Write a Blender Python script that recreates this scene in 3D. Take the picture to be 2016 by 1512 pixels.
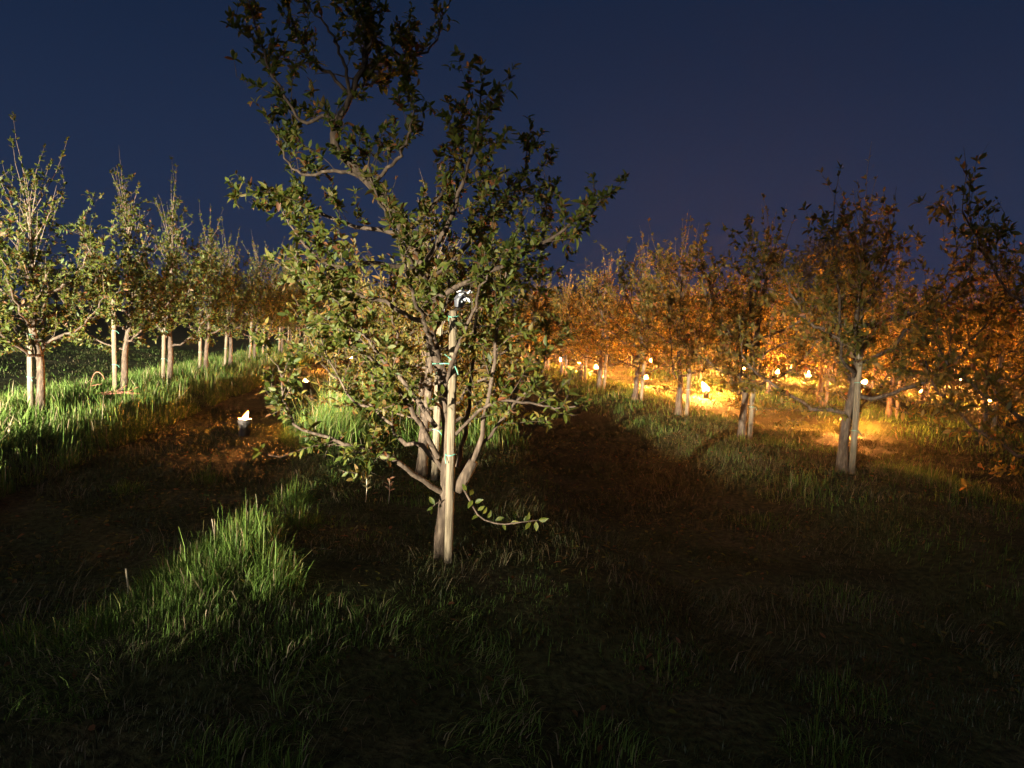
import bpy, math, random
import numpy as np
from mathutils import Vector, Matrix, noise

# ------------------------------------------------------------------ camera, sky, light, exposure
scene = bpy.context.scene
for o in list(bpy.data.objects):
    bpy.data.objects.remove(o)
COL = scene.collection

YAW, PITCH, ROLL, CAM_H = 0.1431, 0.0750, 0.0545, 1.50
FPX, W, H = 1466.0, 2016.0, 1512.0


def ray(px, py):
    u2 = (px - W / 2) / FPX
    v2 = -(py - H / 2) / FPX
    cr, sr = math.cos(ROLL), math.sin(ROLL)
    u = u2 * cr - v2 * sr
    v = u2 * sr + v2 * cr
    cp, sp = math.cos(PITCH), math.sin(PITCH)
    y = cp + v * sp
    z = -sp + v * cp
    cy, sy = math.cos(YAW), math.sin(YAW)
    return np.array([u * cy + y * sy, -u * sy + y * cy, z])


def project(P):
    """world points (n,3) -> pixels of the 2016 frame and depth"""
    X = np.asarray(P, float) - np.array([0, 0, CAM_H])
    cy, sy = math.cos(YAW), math.sin(YAW)
    x = X[:, 0] * cy - X[:, 1] * sy
    y = X[:, 0] * sy + X[:, 1] * cy
    z = X[:, 2]
    cp, sp = math.cos(PITCH), math.sin(PITCH)
    d = y * cp - z * sp
    v = y * sp + z * cp
    cr, sr = math.cos(ROLL), math.sin(ROLL)
    u2 = x * cr + v * sr
    v2 = -x * sr + v * cr
    dd = np.maximum(d, 1e-3)
    return W / 2 + FPX * u2 / dd, H / 2 - FPX * v2 / dd, d


cam_data = bpy.data.cameras.new('camera')
cam_data.sensor_width = 36.0
cam_data.lens = 36.0 * FPX / W
cam_data.clip_end = 3000
cam = bpy.data.objects.new('camera', cam_data)
COL.objects.link(cam)
fwd = Vector(ray(W / 2, H / 2)).normalized()
rgt = Vector(ray(W / 2 + 100, H / 2) - ray(W / 2, H / 2)).normalized()
upv = rgt.cross(fwd).normalized()
m = Matrix((rgt, upv, -fwd)).transposed().to_4x4()
m.translation = Vector((0, 0, CAM_H))
cam.matrix_world = m
scene.camera = cam

world = bpy.data.worlds.new('World')
scene.world = world
world.use_nodes = True
nt = world.node_tree
nt.nodes.clear()
wo = nt.nodes.new('ShaderNodeOutputWorld')
bg = nt.nodes.new('ShaderNodeBackground')
tc = nt.nodes.new('ShaderNodeTexCoord')
sep = nt.nodes.new('ShaderNodeSeparateXYZ')
rmp = nt.nodes.new('ShaderNodeValToRGB')
nt.links.new(tc.outputs['Generated'], sep.inputs[0])
nt.links.new(sep.outputs['Z'], rmp.inputs['Fac'])
cr = rmp.color_ramp
cr.interpolation = 'EASE'
cr.elements[0].position = 0.0
cr.elements[0].color = (0.0175, 0.0300, 0.070, 1)
cr.elements[1].position = 0.75
cr.elements[1].color = (0.0060, 0.0130, 0.040, 1)
e = cr.elements.new(0.12)
e.color = (0.0150, 0.0275, 0.067, 1)
e = cr.elements.new(0.42)
e.color = (0.0075, 0.0175, 0.047, 1)
nt.links.new(rmp.outputs['Color'], bg.inputs['Color'])
bg.inputs['Strength'].default_value = 1.0
nt.links.new(bg.outputs[0], wo.inputs['Surface'])

fill_light = bpy.data.lights.new('fill_sun', 'SUN')
fill_light.energy = 0.60  # added soft fill that lifts the dark ground; no moon is seen
fill_light.angle = math.radians(12)
fill_light.color = (0.92, 0.94, 1.0)
mo = bpy.data.objects.new('fill_sun', fill_light)
mo.rotation_euler = (math.radians(66), 0, math.radians(-40))
COL.objects.link(mo)

# a vehicle's headlamp standing on the headland to the left, behind the camera, shining down the rows
LAMP = Vector((-14.0, -14.0, 1.0))
hl = bpy.data.lights.new('headlamp', 'SPOT')
hl.energy = 470000
hl.color = (1.0, 0.93, 0.74)
hl.spot_size = math.radians(60)
hl.spot_blend = 1.0
hl.shadow_soft_size = 0.06
ho = bpy.data.objects.new('headlamp', hl)
aim = Vector((-6.0, 15.0, 0.9)) - LAMP
ho.matrix_world = Matrix.Translation(LAMP) @ aim.to_track_quat('-Z', 'Y').to_matrix().to_4x4() @ Matrix.Diagonal((1.0, 0.22, 1.0, 1.0))
COL.objects.link(ho)

scene.view_settings.view_transform = 'Standard'
scene.view_settings.look = 'None'
scene.view_settings.exposure = 0.0
scene.view_settings.gamma = 1.0
scene.render.engine = 'CYCLES'
scene.cycles.use_denoising = True
scene.cycles.max_bounces = 3
scene.cycles.diffuse_bounces = 2
scene.cycles.transmission_bounces = 2
scene.cycles.glossy_bounces = 1
scene.cycles.volume_bounces = 0
scene.cycles.use_adaptive_sampling = True
scene.cycles.adaptive_threshold = 0.05
scene.cycles.transparent_max_bounces = 6
scene.cycles.sample_clamp_indirect = 4.0

FLAME_STRENGTH = 39000.0

# ------------------------------------------------------------------ helpers
rng = np.random.default_rng(7)
random.seed(7)


def tag(o, label=None, category=None, group=None, kind=None):
    if label:
        o['label'] = label
    if category:
        o['category'] = category
    if group:
        o['group'] = group
    if kind:
        o['kind'] = kind
    return o


def empty(name, loc, rz=0.0, parent=None):
    o = bpy.data.objects.new(name, None)
    o.empty_display_size = 0.2
    o.location = loc
    o.rotation_euler = (0, 0, rz)
    o.parent = parent
    COL.objects.link(o)
    return o


def link(name, mesh, parent=None):
    o = bpy.data.objects.new(name, mesh)
    o.parent = parent
    COL.objects.link(o)
    return o


def np_mesh(name, V, F, mat, tint=None, smooth=False):
    """V (n,3); F (m,k) of one polygon size, or a list of such arrays"""
    me = bpy.data.meshes.new(name)
    V = np.asarray(V, np.float32)
    Fs = F if isinstance(F, list) else [F]
    Fs = [np.asarray(f, np.int32) for f in Fs if len(f)]
    me.vertices.add(len(V))
    me.vertices.foreach_set('co', V.ravel())
    loops = np.concatenate([f.ravel() for f in Fs])
    tot = np.concatenate([np.full(len(f), f.shape[1], np.int32) for f in Fs])
    start = np.concatenate([[0], np.cumsum(tot)[:-1]]).astype(np.int32)
    me.loops.add(len(loops))
    me.loops.foreach_set('vertex_index', loops)
    me.polygons.add(len(tot))
    me.polygons.foreach_set('loop_start', start)
    me.polygons.foreach_set('loop_total', tot)
    if smooth:
        me.polygons.foreach_set('use_smooth', np.ones(len(tot), bool))
    if tint is not None:
        a = me.attributes.new('tint', 'FLOAT', 'POINT')
        a.data.foreach_set('value', np.asarray(tint, np.float32))
    me.materials.append(mat)
    me.update()
    me.validate()
    return me


class Tubes:
    def __init__(self):
        self.V, self.F, self.n = [], [], 0

    def add(self, pts, radii, sides=6, cap=True, lump=0.0):
        pts = np.asarray(pts, float)
        n = len(pts)
        radii = np.broadcast_to(np.asarray(radii, float), (n,))
        t = np.gradient(pts, axis=0)
        t /= np.linalg.norm(t, axis=1)[:, None] + 1e-9
        ref = np.array([0.31, 0.17, 0.93]) if abs(t[0][2]) < 0.9 else np.array([0.95, 0.25, 0.1])
        a = np.cross(t, ref)
        a /= np.linalg.norm(a, axis=1)[:, None] + 1e-9
        b = np.cross(t, a)
        ang = np.linspace(0, 2 * math.pi, sides, endpoint=False)
        r = radii[:, None]
        if lump:
            r = r * (1 + lump * rng.standard_normal((n, sides)))
        ring = pts[:, None, :] + (np.cos(ang) * r)[..., None] * a[:, None, :] + (np.sin(ang) * r)[..., None] * b[:, None, :]
        V = ring.reshape(-1, 3)
        i = np.arange(n - 1)[:, None] * sides
        j = np.arange(sides)[None, :]
        k = (j + 1) % sides
        F = np.stack([i + j, i + k, i + sides + k, i + sides + j], -1).reshape(-1, 4) + self.n
        self.V.append(V)
        self.F.append(F)
        self.n += len(V)
        if cap:
            c = np.array([pts[-1]])
            self.V.append(c)
            base = self.n - sides
            jj = np.arange(sides)
            f = np.stack([base + jj, base + (jj + 1) % sides, np.full(sides, self.n), np.full(sides, self.n)], -1)
            self.tri = getattr(self, 'tri', [])
            self.tri.append(f[:, :3])
            self.n += 1

    def mesh(self, name, mat):
        F = [np.concatenate(self.F)]
        if getattr(self, 'tri', None):
            F.append(np.concatenate(self.tri))
        return np_mesh(name, np.concatenate(self.V), F, mat, smooth=True)


def smooth_line(pts, n):
    """resample a polyline with Catmull-Rom to n points"""
    p = np.asarray(pts, float)
    if len(p) == 2:
        return p[0] + (p[1] - p[0]) * np.linspace(0, 1, n)[:, None]
    q = np.vstack([2 * p[0] - p[1], p, 2 * p[-1] - p[-2]])
    s = np.linspace(0, len(p) - 1, n)
    i = np.minimum(s.astype(int), len(p) - 2)
    t = (s - i)[:, None]
    p0, p1, p2, p3 = q[i], q[i + 1], q[i + 2], q[i + 3]
    return 0.5 * (2 * p1 + (p2 - p0) * t + (2 * p0 - 5 * p1 + 4 * p2 - p3) * t ** 2 + (3 * p1 - p0 - 3 * p2 + p3) * t ** 3)


# ------------------------------------------------------------------ materials
def new_mat(name):
    mt = bpy.data.materials.new(name)
    mt.use_nodes = True
    n = mt.node_tree
    n.nodes.clear()
    out = n.nodes.new('ShaderNodeOutputMaterial')
    return mt, n, out


def ramp(n, stops):
    r = n.nodes.new('ShaderNodeValToRGB')
    el = r.color_ramp.elements
    while len(el) > 1:
        el.remove(el[-1])
    for i, (p, c) in enumerate(stops):
        e = el[0] if i == 0 else el.new(p)
        e.position = p
        e.color = (*c, 1)
    return r


def leaf_material(name, stops, transl=0.35, gloss=0.04, rough=0.5):
    mt, n, out = new_mat(name)
    at = n.nodes.new('ShaderNodeAttribute')
    at.attribute_name = 'tint'
    r = ramp(n, stops)
    n.links.new(at.outputs['Fac'], r.inputs['Fac'])
    df = n.nodes.new('ShaderNodeBsdfDiffuse')
    tr = n.nodes.new('ShaderNodeBsdfTranslucent')
    gl = n.nodes.new('ShaderNodeBsdfGlossy')
    gl.inputs['Roughness'].default_value = rough
    mx = n.nodes.new('ShaderNodeMixShader')
    mx.inputs[0].default_value = transl
    m2 = n.nodes.new('ShaderNodeMixShader')
    m2.inputs[0].default_value = gloss
    n.links.new(r.outputs['Color'], df.inputs['Color'])
    n.links.new(r.outputs['Color'], tr.inputs['Color'])
    n.links.new(df.outputs[0], mx.inputs[1])
    n.links.new(tr.outputs[0], mx.inputs[2])
    n.links.new(mx.outputs[0], m2.inputs[1])
    n.links.new(gl.outputs[0], m2.inputs[2])
    n.links.new(m2.outputs[0], out.inputs['Surface'])
    return mt


def wood_material(name, c1, c2, c3, stretch=(1, 1, 0.12), scale=40, bump=0.35, rough=0.85, band=False):
    mt, n, out = new_mat(name)
    tcn = n.nodes.new('ShaderNodeTexCoord')
    mp = n.nodes.new('ShaderNodeMapping')
    mp.inputs['Scale'].default_value = stretch
    nz = n.nodes.new('ShaderNodeTexNoise')
    nz.inputs['Scale'].default_value = scale
    nz.inputs['Detail'].default_value = 6
    n2 = n.nodes.new('ShaderNodeTexNoise')
    n2.inputs['Scale'].default_value = 5
    n2.inputs['Detail'].default_value = 4
    r = ramp(n, [(0.25, c1), (0.5, c2), (0.75, c3)])
    r2 = ramp(n, [(0.35, (0.55, 0.55, 0.5)), (0.65, (1, 1, 1))])
    mul = n.nodes.new('ShaderNodeMixRGB')
    mul.blend_type = 'MULTIPLY'
    mul.inputs[0].default_value = 0.8
    bs = n.nodes.new('ShaderNodeBsdfPrincipled')
    bs.inputs['Roughness'].default_value = rough
    bs.inputs['Specular IOR Level'].default_value = 0.2
    bp = n.nodes.new('ShaderNodeBump')
    bp.inputs['Strength'].default_value = bump
    bp.inputs['Distance'].default_value = 0.01
    n.links.new(tcn.outputs['Object'], mp.inputs[0])
    n.links.new(mp.outputs[0], nz.inputs['Vector'])
    n.links.new(tcn.outputs['Object'], n2.inputs['Vector'])
    n.links.new(nz.outputs['Fac'], r.inputs['Fac'])
    n.links.new(n2.outputs['Fac'], r2.inputs['Fac'])
    n.links.new(r.outputs['Color'], mul.inputs[1])
    n.links.new(r2.outputs['Color'], mul.inputs[2])
    n.links.new(mul.outputs[0], bs.inputs['Base Color'])
    n.links.new(nz.outputs['Fac'], bp.inputs['Height'])
    n.links.new(bp.outputs[0], bs.inputs['Normal'])
    n.links.new(bs.outputs[0], out.inputs['Surface'])
    return mt


def plain_material(name, col, rough=0.6, metal=0.0, var=0.25, scale=30):
    mt, n, out = new_mat(name)
    tcn = n.nodes.new('ShaderNodeTexCoord')
    nz = n.nodes.new('ShaderNodeTexNoise')
    nz.inputs['Scale'].default_value = scale
    nz.inputs['Detail'].default_value = 5
    lo = tuple(c * (1 - var) for c in col)
    hi = tuple(min(1, c * (1 + var)) for c in col)
    r = ramp(n, [(0.3, lo), (0.7, hi)])
    bs = n.nodes.new('ShaderNodeBsdfPrincipled')
    bs.inputs['Roughness'].default_value = rough
    bs.inputs['Metallic'].default_value = metal
    n.links.new(tcn.outputs['Object'], nz.inputs['Vector'])
    n.links.new(nz.outputs['Fac'], r.inputs['Fac'])
    n.links.new(r.outputs['Color'], bs.inputs['Base Color'])
    n.links.new(bs.outputs[0], out.inputs['Surface'])
    return mt


def flame_material(power=1.0):
    mt, n, out = new_mat('flame')
    em = n.nodes.new('ShaderNodeEmission')
    em.inputs['Color'].default_value = (1.0, 0.33, 0.060, 1)
    em.inputs['Strength'].default_value = FLAME_STRENGTH * power
    n.links.new(em.outputs[0], out.inputs['Surface'])
    return mt


def ground_material():
    mt, n, out = new_mat('ground')
    tcn = n.nodes.new('ShaderNodeTexCoord')
    a = n.nodes.new('ShaderNodeTexNoise')
    a.inputs['Scale'].default_value = 1.3
    a.inputs['Detail'].default_value = 8
    b = n.nodes.new('ShaderNodeTexNoise')
    b.inputs['Scale'].default_value = 22
    b.inputs['Detail'].default_value = 6
    r = ramp(n, [(0.3, (0.030, 0.030, 0.012)), (0.5, (0.045, 0.050, 0.018)), (0.7, (0.075, 0.060, 0.030))])
    r2 = ramp(n, [(0.35, (0.45, 0.45, 0.42)), (0.65, (1.25, 1.2, 1.1))])
    mul = n.nodes.new('ShaderNodeMixRGB')
    mul.blend_type = 'MULTIPLY'
    mul.inputs[0].default_value = 1
    bs = n.nodes.new('ShaderNodeBsdfPrincipled')
    bs.inputs['Roughness'].default_value = 0.95
    bs.inputs['Specular IOR Level'].default_value = 0.1
    bp = n.nodes.new('ShaderNodeBump')
    bp.inputs['Strength'].default_value = 0.8
    bp.inputs['Distance'].default_value = 0.03
    n.links.new(tcn.outputs['Object'], a.inputs['Vector'])
    n.links.new(tcn.outputs['Object'], b.inputs['Vector'])
    n.links.new(a.outputs['Fac'], r.inputs['Fac'])
    n.links.new(b.outputs['Fac'], r2.inputs['Fac'])
    n.links.new(r.outputs['Color'], mul.inputs[1])
    n.links.new(r2.outputs['Color'], mul.inputs[2])
    n.links.new(mul.outputs[0], bs.inputs['Base Color'])
    n.links.new(b.outputs['Fac'], bp.inputs['Height'])
    n.links.new(bp.outputs[0], bs.inputs['Normal'])
    n.links.new(bs.outputs[0], out.inputs['Surface'])
    return mt


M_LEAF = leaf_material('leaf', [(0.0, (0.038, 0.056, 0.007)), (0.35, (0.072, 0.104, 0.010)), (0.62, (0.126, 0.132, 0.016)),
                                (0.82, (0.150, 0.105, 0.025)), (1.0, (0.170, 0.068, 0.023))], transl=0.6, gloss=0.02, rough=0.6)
M_CANDLELIT_LEAF = leaf_material('candlelit_leaf', [(0.0, (0.055, 0.062, 0.009)), (0.35, (0.120, 0.105, 0.014)), (0.62, (0.175, 0.130, 0.020)),
                                         (0.82, (0.200, 0.115, 0.024)), (1.0, (0.190, 0.075, 0.022))], transl=0.6, gloss=0.02, rough=0.6)  # leaf colour pushed towards orange to stand in for stronger candle glow
M_FARLEAF = leaf_material('far_leaf', [(0.0, (0.020, 0.030, 0.012)), (1.0, (0.045, 0.050, 0.020))])
M_GRASS = leaf_material('grass', [(0.0, (0.040, 0.078, 0.012)), (0.4, (0.080, 0.145, 0.022)), (0.7, (0.140, 0.200, 0.040)),
                                  (0.88, (0.230, 0.190, 0.080)), (1.0, (0.300, 0.240, 0.140))], transl=0.42, gloss=0.012, rough=0.6)
M_TURF = leaf_material('mown_grass', [(0.0, (0.024, 0.034, 0.010)), (0.45, (0.044, 0.062, 0.016)), (0.75, (0.088, 0.080, 0.032)),
                                      (1.0, (0.170, 0.130, 0.075))], transl=0.25, gloss=0.02)
M_BARK = wood_material('bark', (0.022, 0.015, 0.010), (0.070, 0.048, 0.033), (0.145, 0.104, 0.072), stretch=(1, 1, 0.3), scale=42, bump=0.8)
M_TWIG = plain_material('twig', (0.150, 0.100, 0.070), 0.7)
M_STAKE = wood_material('stake_wood', (0.050, 0.036, 0.023), (0.160, 0.122, 0.080), (0.275, 0.222, 0.150), stretch=(1, 1, 0.04), scale=80, bump=1.0)
M_TIE = plain_material('green_tie', (0.10, 0.28, 0.20), 0.45)
M_TIN = plain_material('bucket_tin', (0.20, 0.17, 0.15), 0.5, 0.7)
M_WAX = plain_material('wax', (0.60, 0.52, 0.40), 0.5)
M_FLAME = flame_material()
M_FLAME_LOW = flame_material(0.3)      # left alley flames dimmed so they light its ground less
M_GROUND = ground_material()
M_GLOW, gn, go_ = new_mat('flame_fringe')
ge = gn.nodes.new('ShaderNodeEmission')
ge.inputs['Color'].default_value = (1.0, 0.22, 0.04, 1)
ge.inputs['Strength'].default_value = 2.2
gt = gn.nodes.new('ShaderNodeBsdfTransparent')
gm = gn.nodes.new('ShaderNodeMixShader')
gm.inputs[0].default_value = 0.35
gn.links.new(gt.outputs[0], gm.inputs[1])
gn.links.new(ge.outputs[0], gm.inputs[2])
gn.links.new(gm.outputs[0], go_.inputs['Surface'])
M_WHITE = plain_material('white_plastic', (0.80, 0.80, 0.80), 0.3, 0.0, 0.05)
M_DARK = plain_material('dark_plastic', (0.06, 0.06, 0.07), 0.5)
M_RUST = plain_material('rusty_wire', (0.260, 0.090, 0.050), 0.7)
M_STRAW = plain_material('straw', (0.46, 0.38, 0.24), 0.8)
M_WEED = leaf_material('weed_leaf', [(0.0, (0.10, 0.13, 0.04)), (0.5, (0.22, 0.12, 0.07)), (1.0, (0.28, 0.16, 0.09))])

# ------------------------------------------------------------------ ground
ROWS = [-4.75, 0.286, 5.16, 10.1, 15.05, 20.0]


def vnoise(x, y, s, seed):
    """cheap smooth value noise, vectorised"""
    x = np.asarray(x, float) * s + seed * 17.31
    y = np.asarray(y, float) * s + seed * 7.77
    xi, yi = np.floor(x), np.floor(y)
    fx, fy = x - xi, y - yi
    fx, fy = fx * fx * (3 - 2 * fx), fy * fy * (3 - 2 * fy)

    def h(a, b):
        v = np.sin(a * 127.1 + b * 311.7) * 43758.5453
        return v - np.floor(v)
    return (h(xi, yi) * (1 - fx) + h(xi + 1, yi) * fx) * (1 - fy) + (h(xi, yi + 1) * (1 - fx) + h(xi + 1, yi + 1) * fx) * fy


def ridge(x, y):
    """1 on the raised tree strips, 0 in the alleys"""
    x = np.asarray(x, float)
    y = np.asarray(y, float)
    r = np.zeros(np.broadcast(x, y).shape)
    for i, X in enumerate(ROWS):
        y0 = -20.0 if i == 0 else 3.2
        wob = (vnoise(x * 0 + X, y, 0.5, i + 1) - 0.5) * 0.3
        e = np.exp(-(np.abs(x - X + wob) / 1.32) ** 6)
        e = e * np.clip((y - y0) / 0.8, 0, 1)
        r = np.maximum(r, e)
    return r


def ground_z(x, y):
    x = np.asarray(x, float)
    y = np.asarray(y, float)
    far = np.clip((np.hypot(x, y) - 60) / 60, 0, 1)
    z = -0.17 + 0.21 * ridge(x, y)
    z = z + 0.18 * np.exp(-(np.abs(x + 4.1) / 0.9) ** 4) * np.clip((-0.9 - y) / 0.8, 0, 1)  # unseen bank behind the camera, added to shade the foreground
    z = z + 0.11 * np.exp(-((x + 1.08) / 0.42) ** 2) * np.clip((y - 3.2) / 0.5, 0, 1) * np.clip((5.6 - y) / 0.6, 0, 1) - 0.05 * np.exp(-((x - 0.5) / 0.7) ** 4) * np.clip((y - 3.2) / 0.5, 0, 1)
    front = np.clip((3.6 - y) / 1.5, 0, 1) * np.exp(-((x - 0.3) / 2.2) ** 2)
    z = z + 0.03 * front
    z = z + 0.05 * (vnoise(x, y, 0.8, 3) - 0.5) + 0.035 * (vnoise(x, y, 2.7, 5) - 0.5)
    return z * (1 - far) + far * -0.1


def axis(lo, hi, step, far):
    c = np.arange(lo, hi + 1e-6, step)
    g = [hi]
    s = step
    while g[-1] < far:
        s *= 1.25
        g.append(g[-1] + s)
    k = [lo]
    s = step
    while k[-1] > -far:
        s *= 1.25
        k.append(k[-1] - s)
    return np.concatenate([np.array(k[:0:-1]), c, np.array(g[1:])])


gx = axis(-14, 24, 0.16, 1500)
gy = axis(-8, 30, 0.16, 1500)
XX, YY = np.meshgrid(gx, gy)
ZZ = ground_z(XX, YY)
V = np.stack([XX, YY, ZZ], -1).reshape(-1, 3)
nx, ny = len(gx), len(gy)
ii = (np.arange(ny - 1)[:, None] * nx + np.arange(nx - 1)[None, :]).ravel()
F = np.stack([ii, ii + 1, ii + nx + 1, ii + nx], -1)
g = link('ground', np_mesh('ground', V, F, M_GROUND, smooth=True))
tag(g, 'dark grassy orchard ground with raised tree strips and mown alleys', 'ground', kind='structure')


# ------------------------------------------------------------------ grass
def in_view(P, mx=450, my=200):
    px, py, d = project(P)
    return (d > 0.8) & (px > -mx) & (px < W + mx) & (py > -my) & (py < H + my + 200)


def blades(P, h, w, lean, az, tint, seg=2):
    """grass blades: base P, height h, width w, lean (0 upright .. 1 lying), azimuth az"""
    n = len(P)
    d = np.stack([np.cos(az), np.sin(az), np.zeros(n)], -1)
    up = np.array([0, 0, 1.0])
    face = az + math.pi / 2 + rng.normal(0, 0.5, n)
    s = np.stack([np.cos(face), np.sin(face), np.zeros(n)], -1) * (w * 0.5)[:, None]
    tip = P + d * (h * lean)[:, None] + up * (h * np.sqrt(np.maximum(0.02, 1 - lean ** 2)))[:, None]
    if seg == 3:
        # arching blade: the tip hangs over
        u1, u2 = 0.45, 0.80
        hz_ = h * lean
        vt = h * (1 - 0.35 * lean) * np.sqrt(np.clip(1.05 - lean ** 2, 0.03, 1))
        q1 = P + d * (hz_ * 0.16)[:, None] + up * (vt * 0.55)[:, None]
        q2 = P + d * (hz_ * 0.50)[:, None] + up * (vt * 0.88)[:, None]
        q3 = P + d * (hz_ * 1.02)[:, None] + up * (vt * (1.02 - 0.42 * lean))[:, None]
        V = np.stack([P - s, P + s, q1 - s * 0.9, q1 + s * 0.9, q2 - s * 0.6, q2 + s * 0.6, q3], 1).reshape(-1, 3)
        b = np.arange(n)[:, None] * 7
        T = np.concatenate([b + np.array([f_]) for f_ in ([0, 1, 3], [0, 3, 2], [2, 3, 5], [2, 5, 4], [4, 5, 6])])
        return V, T, np.repeat(tint, 7)
    if seg == 1:
        V = np.stack([P - s, P + s, tip], 1).reshape(-1, 3)
        b = np.arange(n)[:, None] * 3
        return V, b + np.array([[0, 1, 2]]), np.repeat(tint, 3)
    mid = P + d * (h * lean * 0.28)[:, None] + up * (h * 0.58)[:, None] * (1 - 0.35 * lean)[:, None]
    V = np.stack([P - s, P + s, mid - s * 0.8, mid + s * 0.8, tip], 1).reshape(-1, 3)
    b = np.arange(n)[:, None] * 5
    T = np.concatenate([b + np.array([[0, 1, 3]]), b + np.array([[0, 3, 2]]), b + np.array([[2, 3, 4]])])
    return V, T, np.repeat(tint, 5)


class Grass:
    def __init__(self):
        self.V, self.F, self.T, self.n = [], [], [], 0

    def add(self, V, F, T):
        self.V.append(V)
        self.F.append(F + self.n)
        self.T.append(T)
        self.n += len(V)

    def build(self, name, mat, label, cat='grass'):
        o = link(name, np_mesh(name, np.concatenate(self.V), np.concatenate(self.F), mat, np.concatenate(self.T)))
        tag(o, label, cat, kind='stuff')
        return o


def scatter(n, x0, x1, y0, y1, view=True):
    x = rng.uniform(x0, x1, n)
    y = rng.uniform(y0, y1, n)
    z = ground_z(x, y) - 0.01
    P = np.stack([x, y, z], -1)
    if view:
        P = P[in_view(P)]
    return P


# mown turf: short, clumped, lying
tg = Grass()
for (n, x0, x1, y0, y1, hh, ww) in ((230000, -3.8, 6.0, 1.2, 6.5, 0.056, 0.0036), (90000, -4, 9, 6.5, 13, 0.06, 0.008),
                                    (60000, -14, 22, 8, 32, 0.07, 0.016)):
    P = scatter(n, x0, x1, y0, y1)
    c = vnoise(P[:, 0], P[:, 1], 2.2, 11) * 0.6 + vnoise(P[:, 0], P[:, 1], 7.0, 12) * 0.4
    k = rng.random(len(P)) < np.clip((c - 0.30) * 3.2, 0.10, 1)
    P, c = P[k], c[k]
    m = len(P)
    h = hh * (0.25 + 1.7 * c) * rng.uniform(0.5, 1.5, m)
    az = vnoise(P[:, 0], P[:, 1], 2.4, 13) * 12 + rng.normal(0, 0.9, m)
    lean = np.clip(rng.normal(0.82, 0.2, m), 0.1, 1.05)
    t = np.clip(vnoise(P[:, 0], P[:, 1], 1.1, 14) * 0.7 + rng.normal(0.08, 0.2, m), 0, 1)
    tg.add(*blades(P, h, ww * rng.uniform(0.6, 1.4, m), lean, az, t, 3 if y0 < 6 else 2))
# flattened dead wisps in the alleys
P = scatter(26000, -3.6, 6, 1.2, 10)
c = vnoise(P[:, 0], P[:, 1], 1.6, 21)
P = P[(c > 0.55)]
m = len(P)
P[:, 2] += 0.02
az = vnoise(P[:, 0], P[:, 1], 1.0, 22) * 12 + rng.normal(0, 0.45, m)
tg.add(*blades(P, rng.uniform(0.08, 0.22, m), rng.uniform(0.003, 0.005, m), np.clip(rng.normal(0.93, 0.05, m), 0, 0.985), az,
               np.clip(rng.normal(0.7, 0.2, m), 0, 1)))
tg.build('mown_grass', M_TURF, 'short dark mown grass matted over the alleys between rows')

# long grass of the tree strips
lg = Grass()


def strip(n, xc, a, b, y0, y1, hh, ww, seed, view=True, tint0=0.35, lo=0.25, seg=2):
    P = scatter(n, xc + a, xc + b, y0, y1, view)
    c = vnoise(P[:, 0], P[:, 1], 1.5, seed) * 0.55 + vnoise(P[:, 0], P[:, 1], 4.5, seed + 1) * 0.45
    k = rng.random(len(P)) < np.clip((c - lo) * 3.0, 0.08, 1)
    P, c = P[k], c[k]
    m = len(P)
    h = hh * (0.35 + 1.1 * c) * rng.uniform(0.55, 1.3, m)
    az = vnoise(P[:, 0], P[:, 1], 1.3, seed + 2) * 8 + rng.normal(0, 1.0, m)
    lean = np.clip(rng.normal(0.52, 0.28, m), 0.02, 0.97)
    h = h * np.exp(rng.normal(0, 0.3, m))
    t = np.clip(tint0 + (c - 0.5) * 0.3 + rng.normal(0, 0.17, m) + (rng.random(m) < 0.12) * 0.45, 0, 1)
    lg.add(*blades(P, h, ww * rng.uniform(0.6, 1.4, m), lean, az, t, seg))


L, C, R = ROWS[0], ROWS[1], ROWS[2]
strip(60000, L, 0.70, 1.50, 4.0, 22, 0.18, 0.0062, 31, tint0=0.50, seg=3)         # bright rough edge of the left strip
strip(12000, L, 0.70, 1.50, 22, 42, 0.28, 0.016, 31, tint0=0.45, seg=1)
strip(26000, L, -1.5, 0.70, 5.0, 24, 0.17, 0.012, 34, tint0=0.45)
strip(9000, L, -1.5, 0.70, 24, 42, 0.2, 0.025, 34, tint0=0.45, seg=1)
strip(16000, L, 0.35, 1.50, -16, 4.5, 0.40, 0.016, 31, view=False, seg=1, lo=0.1)  # unseen tall grass, added to block low headlamp rays
strip(20000, -12, -5, 5.5, 9, 34, 0.05, 0.016, 37, tint0=0.1, lo=0.4)
strip(30000, C, -1.45, 1.35, 3.4, 9, 0.045, 0.0050, 41, tint0=0.22, lo=0.55)
strip(26000, C, -1.45, -0.55, 8.6, 14.5, 0.36, 0.0095, 44, tint0=0.45)
strip(14000, C, -0.55, 1.35, 9, 16, 0.22, 0.0110, 45, tint0=0.38)
strip(12000, C, -1.45, 1.35, 14, 36, 0.30, 0.018, 46, tint0=0.4, seg=1)
strip(24000, R, -1.40, 1.40, 3.2, 13, 0.075, 0.0060, 51, tint0=0.26, lo=0.42, seg=3)
strip(16000, R, -1.40, 1.40, 13, 36, 0.13, 0.014, 52, tint0=0.2, seg=1)
strip(9000, 7.63, -1.6, 1.6, 8, 30, 0.05, 0.010, 55, tint0=0.05)
strip(14000, 10.1, -1.4, 1.4, 8, 30, 0.14, 0.014, 58, tint0=0.2)
strip(9000, 15.0, -2.5, 2.5, 13, 36, 0.15, 0.018, 59, tint0=0.2, seg=1)


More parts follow.
